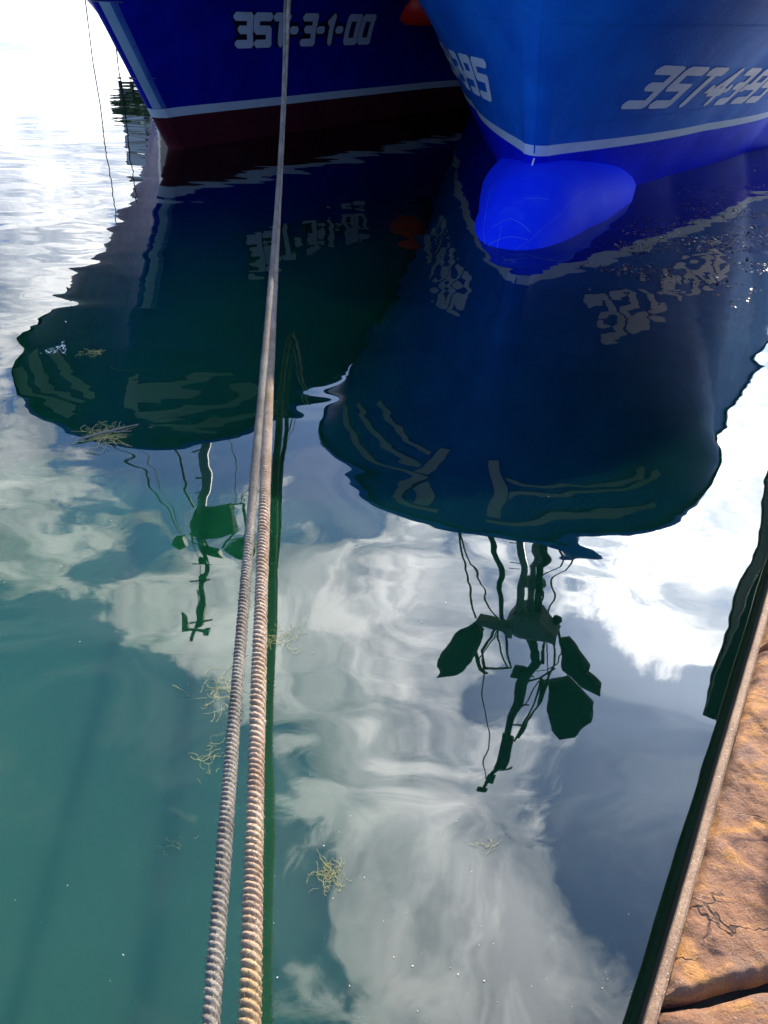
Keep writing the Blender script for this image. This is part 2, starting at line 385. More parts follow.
# ------------------------------------------------------------------ far shore (seen mirrored beside the left boat's stem)
def veg_fn(k, P):
    c = k.mix(k.ramp(k.noise(P, .9, 6, .65), .35, .7), (.10, .16, .06), (.18, .24, .10))
    return k.n('ShaderNodeBsdfPrincipled', {'Base Color': c, 'Roughness': .8}).outputs[0]
M['veg'] = material('bank_green', veg_fn)
FAZ = lambda az, D, z: (D*math.sin(R(az)), D*math.cos(R(az)), z)
mb = MB(); rows = []
for i in range(41):
    az = -17.6+12.8*i/40; edge = min(1, i/2.0)
    rows.append([FAZ(az, 56+1.5*noise.noise((az*2, 0, 0)), -.5), FAZ(az, 58, 1.6*edge), FAZ(az, 60, (4.3+.6*noise.noise((az*3, 2, 0)))*edge), FAZ(az, 75, 4.8*edge), FAZ(az, 110, -.5)])
mb.grid(rows); tag(mb.build('hill', M['veg'], smooth=True), kind='structure')
def leaf_fn(k, P):
    c = k.mix(k.noise(P, 1.4, 3), (.07, .14, .05), (.15, .22, .09))
    return k.n('ShaderNodeBsdfPrincipled', {'Base Color': c, 'Roughness': .6}).outputs[0]
M['leaf'] = material('leaf_green', leaf_fn)
M['bark'] = paint('bark_brown', (.07, .05, .035), (.1, .07, .05), .8, dirt_amt=.2)
def bush(loc, h, w, label, seed):
    r_ = np.random.default_rng(seed); t = empty('shore_tree', loc)
    k = MB(); k.tube([(0, 0, -.4), (.06, .02, h*.35), (.02, .1, h*.7)], [.14, .1, .05], 7); k.build('trunk', M['bark'], t)
    k = MB()
    for i in range(900):
        v = r_.normal(size=3); v /= np.linalg.norm(v); rr = r_.random()**.4
        lump = .75+.35*noise.noise((v[0]*1.9+seed, v[1]*1.9, v[2]*1.9))
        p = np.array([v[0]*w*rr*lump, v[1]*w*rr*lump, h*.62+v[2]*h*.4*rr*lump])
        a = r_.normal(size=3); a /= np.linalg.norm(a); b = np.cross(a, r_.normal(size=3)); b /= np.linalg.norm(b); s_ = .14+.12*r_.random()
        k.add([p-a*s_, p+b*s_*.6, p+a*s_, p-b*s_*.6], [(0, 1, 2, 3)])
    k.build('crown', M['leaf'], t)
    tag(t, label, 'tree', 'trees on the far bank')
for i, (az, h) in enumerate(((-18.2, 2.1), (-17.5, 1.7), (-16.8, 2.0), (-16.0, 1.6))):
    bush(FAZ(az, 60.5, 3.6), h, 1.0, ['green bush at the left end of the far bank', 'low green bush second from the left on the far bank',
         'tall green bush in front of the pale far building', 'low green bush beside the left boat stem'][i], 20+i)
fb = empty('apartment_building', FAZ(-15.2, 66, 4.4), R(15.2))
BW, BH = 7.2, 5.1
mb = MB(); mb.box((0, 2, BH/2), (BW, 4, BH)); mb.build('wall', paint('beige_render', (.78, .75, .68), (.82, .79, .72), .8), fb)
mb = MB(); mb.box((0, 2, BH+.18), (BW+.5, 4.5, .36), taper=.94); mb.build('roof', paint('roof_brown', (.34, .26, .2), (.4, .31, .24), .8), fb)
for fl in range(3):
    mb = MB(); mb.box((0, -.06, .28+fl*1.65), (BW+.1, .14, .5)); mb.build('floor_band', paint('band_brown', (.42, .38, .31), (.48, .43, .35), .8), fb)
    for wx in (-1.75, .2, 1.6, 2.9):
        w_ = MB(); w_.box((wx, -.02, 1.12+fl*1.65), (.8, .06, 1.0)); wo = w_.build('window', M['housewhite'], fb)
        g_ = MB(); g_.box((wx, -.06, 1.12+fl*1.65), (.64, .04, .84)); g_.build('pane', M['glass'], wo)
tag(fb, 'pale beige apartment building with dark windows on the far bank', 'building')

# ------------------------------------------------------------------ boats
class Hull:
    def __init__(s, P):
        (s.x0, s.y0, s.az, s.H, s.ov, s.oe, s.W0, s.W1, s.L0, s.L1, s.n0, s.n1, s.sh, s.zw, s.m, s.k, s.wk, s.w0, s.aft) = P
    def top(s, sp): return s.H-s.sh*(1-math.exp(-sp/4.0))
    def pt(s, sp, z, side):
        t = min(1, max(0, z/s.H)); y = sp-s.ov*t**s.oe
        tq = t**s.k; Wd = s.W0+(s.W1-s.W0)*t; L = s.L0+(s.L1-s.L0)*tq; n = s.n0+(s.n1-s.n0)*tq
        u = min(1, max(0, sp/L)); b = Wd*(1-(1-u)**n)**(1-tq*(1-s.m)); b *= 1+s.wk*min(4.4, max(0, sp-s.w0)); b *= 1-.05*t*min(1, max(0, (sp-1.3)/2.2))+s.aft*(1-t)*min(6, max(0, sp-7))
        r_ = min(math.sqrt(max(0, 2*.09*sp)), .13); b = math.sqrt(b*b+r_*r_)
        if z < 0: b *= 1+z*.35
        if sp > 17: b *= 1-.14*((sp-17)/7)**2
        return Vector((side*b, y, z))
    def nrm(s, sp, z, side):
        e = .01; a = s.pt(sp+e, z, side)-s.pt(max(sp-e, 0), z, side); c = s.pt(sp, z+e, side)-s.pt(sp, z-e, side)
        n = a.cross(c).normalized()
        return n if n.x*side >= 0 else -n
    def arc(s, z, side=1, smax=16, n=1000):
        sps = [smax*(i/n)**1.6 for i in range(n+1)]; acc = [0]; p = s.pt(0, z, side)
        for x in sps[1:]:
            c = s.pt(x, z, side); acc.append(acc[-1]+(c-p).length); p = c
        return np.array(sps), np.array(acc)
LEN = 24.0
def build_hull(H, root, mats, band, name='hull'):
    zs_low = [-.9, -.5, -.2, 0.0, .2, .4]; zs_low = [z for z in zs_low if z < band[0]-.05]+[band[0], band[1]]
    nb = len(zs_low); NS = 130; NU = 56
    sps = [LEN*(i/NS)**1.9 for i in range(NS+1)]
    mb = MB()
    rowmi = [0]*(nb-2)+[1]+[2]*NU
    for side in (1, -1):
        P = np.zeros((NS+1, nb+NU, 3))
        for i, sp in enumerate(sps):
            tp = H.top(sp); zz = zs_low+[band[1]+(tp-band[1])*j/NU for j in range(1, NU+1)]
            for j, z in enumerate(zz): P[i, j] = H.pt(sp, z, side)
        for j in range(nb+NU-1):
            mb.grid(P[:, j:j+2], rowmi[j], flip=side < 0)
        # transom half
        last = P[-1]; mid = last.copy(); mid[:, 0] = 0
        mb.grid(np.stack([last, mid]), 2, flip=side < 0)
    o = mb.build(name, mats, root, True)
    # merge doubled verts so the shading is continuous
    import bmesh
    bm = bmesh.new(); bm.from_mesh(o.data); bmesh.ops.remove_doubles(bm, verts=bm.verts, dist=1e-4); bm.to_mesh(o.data); bm.free()
    # gunwale cap and inner bulwark
    g = MB(); dk = MB(); left = []; right = []
    for side in (1, -1):
        rows = []
        for sp in sps:
            tp = H.top(sp); a = H.pt(sp, tp, side); n0 = H.nrm(max(sp, .05), tp, side); n0 = Vector((n0.x, n0.y, 0)).normalized()
            row = [tuple(a+n0*.02+Vector((0, 0, -.05))), tuple(a+n0*.02+Vector((0, 0, .04)))]
            for dz in (-.04, .2, .45, .7, .9):
                p = H.pt(sp, tp-dz, side); n1 = H.nrm(max(sp, .05), tp-dz, side); p = p-Vector((n1.x, n1.y, 0)).normalized()*.13
                if sp < .6: p.y = max(p.y, H.pt(0, tp-dz, side).y+.14)
                p.x = side*max(0.0, p.x*side); row.append(tuple(p))
            rows.append(row)
            (left if side > 0 else right).append(row[-1])
        g.grid(rows, flip=side < 0)
    g.build('gunwale', mats[2], root, False)
    dk.grid([left, right]); dk.build('deck', M['deck'], root)
    return o
def strip(H, root, name, s0, s1, z0, z1, side, mat, off=.016, n=60, th=None):
    """painted band between two height lines: z0, z1 functions of k in 0..1"""
    NZ = max(2, int(abs(z1(0)-z0(0))/.06)); mb = MB(); rows = []
    for i in range(n+1):
        k = i/n; sp = s0+(s1-s0)*k; col = []
        for w in [q_/NZ for q_ in range(NZ+1)]:
            z = z0(k)*(1-w)+z1(k)*w; col.append(tuple(H.pt(sp, z, side)+H.nrm(sp, z, side)*off))
        rows.append(col)
    mb.grid(rows, flip=side < 0); return mb.build(name, mat, root, True)
# block letters as centre lines on a 4 x 6 grid
GL = {'3': [[(0, 6), (4, 6), (4, 3.2), (1.2, 3.2)], [(4, 3), (4, 0), (0, 0)]],
      'S': [[(4, 6), (0, 6), (0, 3.1), (4, 3.1), (4, 0), (0, 0)]], 'T': [[(0, 6), (4, 6)], [(2, 6), (2, 0)]],
      '1': [[(1, 5), (2, 6), (2, 0)]], '0': [[(0, 0), (0, 6), (4, 6), (4, 0), (0, 0)]],
      '4': [[(3, 0), (3, 6), (0, 2), (4.2, 2)]], '9': [[(4, 3), (0, 3), (0, 6), (4, 6), (4, 0), (0, 0)]],
      '5': [[(4, 6), (0, 6), (0, 3.3), (4, 3.3), (4, 0), (0, 0)]], '-': [[(1.2, 3), (2.4, 3)]], '.': [[(-.7, 2.7), (-.2, 2.7)]]}
ADV = {'1': 3.6, '-': 4.0, '.': 1.1}
def seg_d(px, py, a, b, rnd=False):
    ax, ay = a; bx, by = b; dx, dy = bx-ax, by-ay; L2 = dx*dx+dy*dy
    t = np.clip(((px-ax)*dx+(py-ay)*dy)/L2, 0, 1); ex = np.abs(px-ax-t*dx); ey = np.abs(py-ay-t*dy)
    if rnd: return np.sqrt(ex*ex+ey*ey)
    return np.maximum(np.maximum(ex, ey), (ex+ey)*.78)
def lettering(H, root, text, arc0, zc, h, side, mat, width=1.0, weight=.78, slant=0.0, zslope=0.0, off=.008, rev=False, rnd=False, grow=.0):
    """text on the hull; arc0 = arc length aft of the stem where it begins (ends if rev)"""
    sps, acc = H.arc(zc, side); u = h/6.0*width; uz = h/6.0
    adv = [ADV.get(c, 6.1) for c in text]; tot = sum(adv)-1.6
    mb = MB(); x0 = 0.0; res = .16
    for c, a in zip(text, adv):
        gx = np.arange(-1.0, 5.2+res, res); gy = np.arange(-1.0, 7.0+res, res)
        cx, cy = np.meshgrid(gx[:-1]+res/2, gy[:-1]+res/2, indexing='ij'); dmin = np.full(cx.shape, 9.)
        xo = -1.2 if c in '1-' else 0
        for pl_ in GL[c]:
            for p0, p1 in zip(pl_[:-1], pl_[1:]): dmin = np.minimum(dmin, seg_d(cx, cy, p0, p1, rnd))
        ins = dmin < weight+grow; idx = {}; vs = []; fs = []
        for i, j in zip(*np.nonzero(ins)):
            f = []
            for di, dj in ((0, 0), (1, 0), (1, 1), (0, 1)):
                kk = (i+di, j+dj)
                if kk not in idx:
                    lx = x0+xo+gx[kk[0]]; ly = gy[kk[1]]
                    lx += slant*(ly-3)
                    A = arc0+(lx*u if not rev else (tot-lx)*u)
                    sp = float(np.interp(A, acc, sps)); z = zc+(ly-3)*uz+zslope*(A-arc0)
                    idx[kk] = len(vs); vs.append(tuple(H.pt(sp, z, side)+H.nrm(sp, z, side)*off))
                f.append(idx[kk])
            fs.append(tuple(f) if (side > 0) != rev else tuple(f[::-1]))
        mb.add(vs, fs); x0 += a
    return mb.build('registration_number', mat, root, True), tot*u

H1 = Hull([-3.61, 13.146, 8.458, 3.523, 3.238, 0.995, 3.477, 3.281, 8.428, 3.341, 1.172, 3.017, 0.633, 0.565, 0.648, 3.257, 0.02, 3.979, .06])
H2 = Hull([1.666, 10.202, 19.421, 3.749, 1.814, 0.901, 2.1, 3.265, 7.25, 3.011, 1.594, 2.768, 0.323, 0.742, 0.612, 1.343, 0.069, 3.735, .10])

def wheelhouse(root, y, w, l, h, zb):
    hs = MB(); hs.box((0, y+l/2, zb+h/2), (w, l, h), taper=.95, bev=.05); wh = hs.build('wheelhouse', M['housewhite'], root)
    r_ = MB(); r_.box((0, y+l/2, zb+h+.07), (w+.3, l+.4, .12), bev=.03); r_.build('roof', M['housewhite'], wh)
    for i in range(4):
        x = (-1.5+i)*w*.235; g = MB(); g.box((x, y+.028, zb+h*.68), (w*.19, .05, h*.3), bev=.01); g.build('window', M['glass'], wh)

# --- the left boat, dark blue
b1 = empty('fishing_boat', (H1.x0, H1.y0, 0), -R(H1.az))
tag(b1, 'dark blue fishing boat with black backed white number and red underbody', 'boat', 'fishing boats moored bow to the quay')
build_hull(H1, b1, [M['antifoul'], M['white'], M['navy']], (.50, .63))
sp1, ac1 = H1.arc(1.64, 1)
A0 = float(np.interp(1.84, sp1, ac1)); A1 = float(np.interp(4.95, sp1, ac1))
txt = '3ST-3-1-00'; totu = sum(ADV.get(c, 6.1) for c in txt)-1.6
hgt = .36; wid = (A1-A0)/(totu*hgt/6)
bk = lettering(H1, b1, txt, A0, 1.64, hgt, 1, M['numback'], wid, off=.006, grow=.95)[0]; bk.name = 'number_backing'
lettering(H1, b1, txt, A0, 1.64, hgt, 1, M['number'], wid, off=.011, weight=.98)
for v, w, s0, s1 in ((.85, .14, .03, .95), (.912, .11, .05, 1.0), (.952, .06, .1, 1.2)):
    strip(H1, b1, 'bow_stripe', s0, s1, lambda k, v=v, w=w: H1.H*v-.03*k-w/2, lambda k, v=v, w=w: H1.H*v-.06*k+w/2*(1-.3*k), 1, M['stripe'])
strip(H1, b1, 'bow_stripe', .012, .07, lambda k: H1.H*.80, lambda k: H1.H*.895, 1, M['stripe'], off=.018)
for v, s0, s1 in ((.875, .2, 1.4), (.917, .2, 1.6), (.952, .2, 1.4)):
    strip(H1, b1, 'bow_stripe', s0, s1, lambda k, v=v: H1.H*v-.05*k-.035, lambda k, v=v: H1.H*v-.05*k+.04, -1, M['stripe'])
strip(H1, b1, 'stem_sheen', 0, .06, lambda k: .64, lambda k: 1.95, 1, M['pale'], off=.005, n=14)  # reflection on the glossy rounded stem, painted as a pale strip
strip(H1, b1, 'stem_sheen_edge', .06, .15, lambda k: .64, lambda k: 1.95, 1, M['sheen_blue'], off=.005, n=14)  # bluer edge of the same painted reflection
# weld seams on the stem
for z in (1.05, 1.95, 2.75):
    for side in (1, -1): strip(H1, b1, 'weld_seam', 0, .22, lambda k, z=z: z-.006, lambda k, z=z: z+.006, side, M['mast'], off=.004, n=14)
wheelhouse(b1, 7.0, 2.6, 7.5, 2.0, 2.1)
def gear(root, name, pts, rad, mat, n=8, parent=None):
    k = MB(); k.tube(pts, rad, n); return k.build(name, mat, parent or root, True)
mst = gear(b1, 'mast', [(-1.02, 2.75, 2.0), (-1.13, 2.75, 6.8), (-1.27, 2.73, 9.3), (-1.39, 2.72, 10.3)], [.15, .14, .12, .08], M['mast'], 12)
gear(b1, 'topmast', [(-1.39, 2.72, 10.2), (-1.45, 2.72, 11.2), (-1.7, 2.68, 12.1), (-1.9, 2.66, 13.1)], [.07, .065, .06, .05], M['darkgear'])
k = MB(); k.hood([(-1.6, 9.3), (-1.42, 9.0), (-.95, 8.94), (-.5, 8.72), (-.42, 8.95), (-.8, 9.22), (-1.2, 9.34)], 2.75, .2, .08); k.build('lookout_platform', M['darkgear'], b1)
for a_, b_ in (((-.5, 2.75, 8.75), (-.18, 2.78, 8.66)), ((-.18, 2.78, 8.66), (-.3, 2.78, 9.2)), ((-.45, 2.75, 8.9), (-.75, 2.75, 9.6)), ((-1.5, 2.75, 9.25), (-1.62, 2.75, 9.75)), ((-1.62, 2.75, 9.75), (-1.1, 2.75, 9.8)), ((-1.15, 2.75, 9.3), (-1.1, 2.75, 9.8)), ((-1.62, 2.75, 9.5), (-1.12, 2.75, 9.55))):
    gear(b1, 'platform_rail', [a_, b_], .03, M['darkgear'], 6)
for poly in ([(-2.33, 10.05), (-2.15, 9.72), (-1.86, 9.62), (-1.84, 10.0), (-2.1, 10.32)], [(-1.42, 10.22), (-1.35, 9.82), (-.86, 9.78), (-.83, 10.2), (-1.1, 10.27)], [(-.7, 9.6), (-.4, 9.3), (-.08, 9.08), (.04, 9.55), (-.02, 9.9), (-.35, 9.98)]):
    k = MB(); k.hood(poly, 2.72, .26, .1); k.build('floodlight', M['darkgear'], b1)
    cx = sum(p[0] for p in poly)/len(poly); cz = min(p[1] for p in poly)
    gear(b1, 'lamp_bracket', [(cx, 2.72, cz+.1), (cx*.6-.5, 2.74, 9.4)], .02, M['darkgear'], 6)
gear(b1, 'crossbar', [(-2.1, 2.64, 12.6), (-1.8, 2.67, 12.72), (-1.5, 2.71, 12.9)], .05, M['darkgear'])
for c_, z_ in (((-1.52, 2.71, 12.85), (.14, .14, .2)), ((-1.55, 2.7, 11.5), (.22, .2, .24)), ((-1.5, 2.7, 10.75), (.24, .2, .2))):
    k = MB(); k.box(c_, z_, bev=.02); k.build('mast_lamp', M['darkgear'], b1)
k = MB(); k.hood([(-2.15, 12.2), (-2.0, 12.35), (-1.95, 12.7), (-2.15, 12.75)], 2.64, .08, .03); k.hood([(-1.78, 12.0), (-1.6, 12.0), (-1.62, 12.5), (-1.75, 12.6)], 2.68, .1, .04); k.build('wind_vane', M['darkgear'], b1)
gear(b1, 'stay', [(-3.0, 1.2, 2.9), (-3.3, 2.3, 7.2), (-2.85, 2.56, 7.7), (-1.84, 2.67, 9.4)], .02, M['wire'], 6)
gear(b1, 'stay', [(-2.0, 1.2, 2.9), (-1.9, 2.67, 6.9), (-1.7, 2.7, 8.2), (-1.46, 2.71, 8.9)], .035, M['darkgear'], 6)
gear(b1, 'stay', [(-.3, 2.84, 8.7), (.3, 2.9, 7.4), (2.2, 3.1, 3.0)], .012, M['wire'], 6)
gear(b1, 'stay', [(-.4, 2.84, 8.8), (-.1, 2.0, 6.4), (.6, -1.2, 3.2)], .012, M['wire'], 6)
for z in (7.2, 7.7, 8.2): gear(b1, 'mast_step', [(-1.3, 2.75, z), (-1.48, 2.75, z+.03)], .03, M['darkgear'], 6)

for pts in ([(-.3, 2.8, 8.7), (.2, 2.9, 8.2), (1.9, 3.4, 3.2)], [(-1.4, 2.72, 10.3), (-1.2, .4, 6.6), (-.3, -2.6, 3.4)], [(-1.7, 2.68, 12.1), (-1.62, 2.68, 11.2), (-1.6, 2.7, 9.8)]):
    gear(b1, 'stay', pts, .010, M['wire'], 5)
for z in (10.9, 11.6, 12.3): gear(b1, 'mast_step', [(-1.3-.08*(z-10.9), 2.7, z), (-1.85-.1*(z-10.9), 2.7, z+.08)], .022, M['darkgear'], 5)

# --- the right boat, light blue with a bulbous bow
b2 = empty('fishing_boat', (H2.x0, H2.y0, 0), -R(H2.az))
tag(b2, 'light blue fishing boat with a bright blue bulbous bow and slanted number', 'boat', 'fishing boats moored bow to the quay')
build_hull(H2, b2, [M['royal'], M['white'], M['cerulean']], (.69, .81))
txt = '3ST.4.3.95'
for side in (1, -1):
    sps_, acc_ = H2.arc(1.4, side); a0 = float(np.interp(1.22, sps_, acc_)) if side > 0 else float(np.interp(.95, sps_, acc_))
    lettering(H2, b2, txt, a0, 1.41 if side > 0 else 1.36, .38, side, M['number'], 1.48, weight=.78, slant=.42, rnd=True, zslope=-.03 if side > 0 else 0, rev=side < 0)
for v0, v1, s0, s1 in ((.94, .86, .05, 1.65), (.875, .815, .19, 1.4), (.81, .77, .2, 1.05)):
    strip(H2, b2, 'bow_stripe', s0, s1, lambda k, a=v0, b=v1: H2.H*(a+(b-a)*k)-.03, lambda k, a=v0, b=v1: H2.H*(a+(b-a)*k)+.035, -1, M['stripe'])
strip(H2, b2, 'bow_stripe', .10, .17, lambda k: H2.H*.765, lambda k: H2.H*.92, -1, M['stripe'], off=.018)
for v0, v1, s0, s1 in ((.82, .805, .09, 1.2), (.87, .815, .08, 1.4), (.93, .92, .03, 1.1)):
    strip(H2, b2, 'bow_stripe', s0, s1, lambda k, a=v0, b=v1: H2.H*(a+(b-a)*k)-.03, lambda k, a=v0, b=v1: H2.H*(a+(b-a)*k)+.03, 1, M['stripe'])
strip(H2, b2, 'bow_stripe', .035, .075, lambda k: H2.H*.78, lambda k: H2.H*.91, 1, M['stripe'], off=.018)
for z, s1 in ((1.02, 6), (2.02, 6)):
    for side in (1, -1): strip(H2, b2, 'weld_seam', 0, s1, lambda k, z=z: z-.005+.1*k, lambda k, z=z: z+.005+.1*k, side, M['cerulean'], off=.006, n=70)
for side in (1, -1):
    k = MB(); rows = []
    for i in range(40):
        z = .72+1.3*i/39; rows.append([tuple(H2.pt(s_, z, side)+Vector((0, -.008, 0))) for s_ in (0, .0004)])
    k.grid(rows); k.build('stem_seam', M['cerulean'], b2)
# bulb
k = MB(); P = []
NB = 44; ax0, ax1 = 2.6, -2.42
def bulb_pt(y, a, off=0.0):
    u = min(1.0, (y-ax1)/2.6); rr = (1-(1-u)**1.75)**.66
    rx = (.74+.34*min(1, max(0, (y+.5)/1.8)))*rr; zt = -.04+.66*(1-(1-min(1, (y-ax1)/2.2))**1.7); zc_ = -.22
    ru = max(.02, (zt-zc_))*min(1, rr*1.15)+off; rd = .6*rr; rx += off
    return (.11-.05*max(0, y)+rx*math.copysign(abs(math.sin(a))**.9, math.sin(a)), y, zc_+(ru if math.cos(a) > 0 else rd)*math.cos(a))
for i in range(NB+1):
    y = ax1+(ax0-ax1)*((i/NB)**1.5); P.append([bulb_pt(y, 2*math.pi*j/40) for j in range(40)])
k.grid(P, close_v=True, flip=True); blb = k.build('bulbous_bow', M['bulb'], b2, True)
for pts, w in (([(-2.1, -.5), (-1.6, -.75), (-1.0, -.8), (-.5, -.85)], .006), ([(-2.1, .1), (-1.7, .5), (-1.1, .75), (-.3, .8)], .004),
               ([(-1.9, -.7), (-1.75, .0), (-1.72, .45)], .006), ([(-1.6, -.5), (-1.5, -.1), (-1.62, .4)], .005), ([(-1.2, .0), (-1.1, .4)], .004), ([(-2.0, -.2), (-1.6, -.25)], .006)):
    k = MB(); full = []
    for (y0, a0), (y1, a1) in zip(pts[:-1], pts[1:]): full += [bulb_pt(y0+(y1-y0)*q_/8, a0+(a1-a0)*q_/8, .002) for q_ in range(9)]
    k.tube(full, w*.55, 5); k.build('weld_seam', M['scuff'], blb)
k = MB(); k.tube([(0, -.30-.30*q_/6, .70-.10*q_/6-.22*(q_/6)**2) for q_ in range(7)], .010, 6); k.build('stem_weld', M['number'], b2)
wheelhouse(b2, 7.0, 3.4, 9.0, 3.0, 2.45)
gear(b2, 'mast', [(.05, 5.0, 2.6), (-.04, 5.01, 8.2), (.1, 5.05, 9.4), (.18, 5.09, 10.4), (.45, 5.19, 11.5)], [.14, .12, .10, .10, .09], M['mast'], 12)
gear(b2, 'leg', [(-1.3, 4.6, 2.7), (-.79, 4.75, 8.1), (-.5, 4.85, 9.4), (-.24, 4.94, 10.85)], .075, M['darkgear'])
gear(b2, 'leg', [(.9, 5.2, 2.7), (.46, 5.19, 8.4), (.3, 5.18, 9.3), (.43, 5.18, 10.5)], .085, M['mast'])
gear(b2, 'leg', [(1.5, 5.2, 2.7), (.67, 5.27, 8.3), (.48, 5.26, 9.3), (.63, 5.25, 10.7)], .10, M['darkgear'])
gear(b2, 'boom', [(.45, 5.19, 11.4), (.78, 5.29, 12.3), (.56, 5.22, 13.6), (.46, 5.19, 16.0), (.23, 5.11, 17.6)], [.12, .13, .12, .09, .05], M['darkgear'], 10)
for a, b in (((.62, 5.22, 13.1), (.95, 5.4, 12.0)), ((.7, 5.2, 15.8), (1.0, 5.4, 13.2)), ((.78, 5.2, 15.6), (1.25, 5.4, 12.3)), ((.52, 5.2, 13.6), (1.3, 5.4, 12.5))):
    gear(b2, 'boom_wire', [a, ((a[0]+b[0])/2+.06, a[1], (a[2]+b[2])/2), b], .03, M['darkgear'], 6)
for c_, z_ in (((.5, 5.2, 15.9), (.34, .2, .5)), ((.38, 5.15, 16.9), (.26, .16, .35)), ((.22, 5.11, 17.5), (.36, .16, .2)), ((.42, 5.2, 13.0), (.34, .24, .7))):
    k = MB(); k.box(c_, z_, bev=.04); k.build('block', M['darkgear'], b2)
k = MB(); k.hood([(-.1, 10.95), (.1, 10.6), (.35, 10.45), (.7, 10.5), (1.3, 11.05), (1.28, 11.4), (.7, 11.45), (.1, 11.4)], 5.2, .7, .12); k.hood([(-.95, 11.2), (-.9, 10.95), (-.3, 10.98), (.14, 11.05), (.12, 11.4), (-.4, 11.38)], 4.9, .4, .1); k.build('lookout_platform', M['mast'], b2)
for s_, nm in (([(-.91, 11.05), (-.62, 11.5), (-.72, 12.2), (-.8, 12.5), (-1.05, 13.0), (-1.56, 13.35), (-1.42, 12.4), (-1.2, 11.6)], 4.7),
               ([(1.34, 11.8), (1.6, 11.6), (1.87, 11.85), (2.2, 12.3), (2.2, 12.5), (2.64, 13.0), (2.7, 13.5), (2.15, 13.25), (1.5, 12.7)], 5.7),
               ([(1.19, 13.5), (1.71, 12.97), (2.15, 13.35), (2.6, 14.05), (2.29, 15.1), (1.87, 15.5), (1.49, 14.9), (1.35, 14.2)], 5.6),
               ([(.95, 13.4), (1.2, 13.5), (1.15, 14.0), (1.05, 14.25)], 5.5)):
    k = MB(); k.hood(s_, nm, .18, .14); k.build('lamp_hood', M['darkgear'], b2)
for a, b in (((.9, 5.4, 11.3), (.95, 5.4, 12.4)), ((1.15, 5.4, 11.3), (1.25, 5.45, 12.3)), ((1.28, 5.45, 11.2), (1.5, 5.5, 11.9))):
    gear(b2, 'hood_bracket', [a, b], .035, M['darkgear'], 6)
gear(b2, 'wire_loop', [(-.3, 4.9, 11.3), (-.62, 4.81, 12.2), (-.5, 4.86, 12.8), (.19, 5.09, 12.68), (.05, 5.0, 12.1), (-.16, 4.97, 11.3)], .04, M['darkgear'], 6)
gear(b2, 'wire_loop', [(-.4, 4.9, 11.3), (-.1, 4.9, 12.1), (.1, 5.0, 12.6)], .03, M['darkgear'], 6)
gear(b2, 'wire_loop', [(-.8, 4.8, 12.2), (-.6, 4.8, 12.8), (-.42, 4.86, 13.0)], .05, M['darkgear'], 6)
for pts, r_ in (([(-1.9, 4.3, 3.2), (-1.47, 4.5, 8.2), (-1.3, 4.55, 9.3), (-.93, 4.7, 10.9)], .03), ([(-1.9, 4.3, 3.2), (-1.4, 4.53, 8.5), (-1.1, 4.6, 9.6), (.04, 5.04, 11.5)], .025),
                ([(2.0, 4.8, 3.0), (.99, 5.38, 8.4), (.95, 5.38, 9.0), (.6, 5.36, 10.4), (.93, 5.36, 11.0)], .025), ([(2.4, 4.8, 3.0), (1.22, 5.46, 8.3), (1.15, 5.45, 9.4), (.85, 5.44, 10.6)], .025),
                ([(-.59, 4.82, 12.5), (-.3, 4.9, 14), (-.1, 4.95, 15.2), (.24, 5.11, 16.95)], .02)):
    gear(b2, 'stay', pts, r_, M['wire'], 6)
for pts in ([(.5, 5.2, 14.6), (.95, 5.4, 13.4), (1.5, 5.6, 13.1)], [(.2, 5.1, 10.3), (-.7, 4.8, 12.6)], [(1.3, 5.4, 11.3), (1.7, 5.6, 12.9)], [(.9, 5.4, 11.2), (1.2, 5.5, 13.4), (1.4, 5.6, 14.6)], [(.62, 5.2, 12.9), (1.1, 5.4, 12.7), (1.6, 5.6, 11.7)]):
    gear(b2, 'boom_wire', pts, .018, M['wire'], 5)
for z in (8.7, 9.2, 9.7): gear(b2, 'mast_step', [(.0, 5.05, z), (-.28, 5.0, z+.05)], .025, M['darkgear'], 5)
for z in (13.2, 14.1, 15.0, 16.3): gear(b2, 'boom_step', [(.5, 5.2, z), (.82, 5.25, z-.08)], .03, M['darkgear'], 5)
k = MB(); k.lathe([(0, 0), (.12, .02), (.15, .14), (.1, .28), (0, .3)], (1.15, 5.45, 10.6), 12); k.build('radar_pod', M['darkgear'], b2, True)

def world_of(H, v):
    a = R(H.az); A = Vector((math.sin(a), math.cos(a), 0)); N = Vector((math.cos(a), -math.sin(a), 0))
    return Vector((H.x0, H.y0, 0))+N*v[0]+A*v[1]+Vector((0, 0, v[2]))
# red buoy hanging on the far side of the right boat
bu = empty('mooring_buoy', (.14, 17.0, 1.70))
k = MB(); k.lathe([(0, 0), (.24, .01), (.42, .1), (.5, .31), (.44, .52), (.28, .66), (.1, .73), (0, .74)], (0, 0, 0), 32); k.build('float', M['red'], bu, True)
k = MB(); k.lathe([(0, .76), (.13, .77), (.2, .88), (.18, 1.02), (.08, 1.1), (0, 1.11)], (0, 0, 0), 20); k.build('small_float', M['orange'], bu, True)
k = MB(); k.tube([(0, 0, .72), (0, 0, .77)], [.09, .09]); k.tube([(0, 0, 1.08), (-.06, 0, 1.3), (.05, .03, 1.55), (.45, .1, 1.72)], [.09, .09, .05, .03]); k.build('rope', M['white'], bu, True)
tag(bu, 'red teardrop buoy with a small orange float hanging between the two boats', 'buoy')

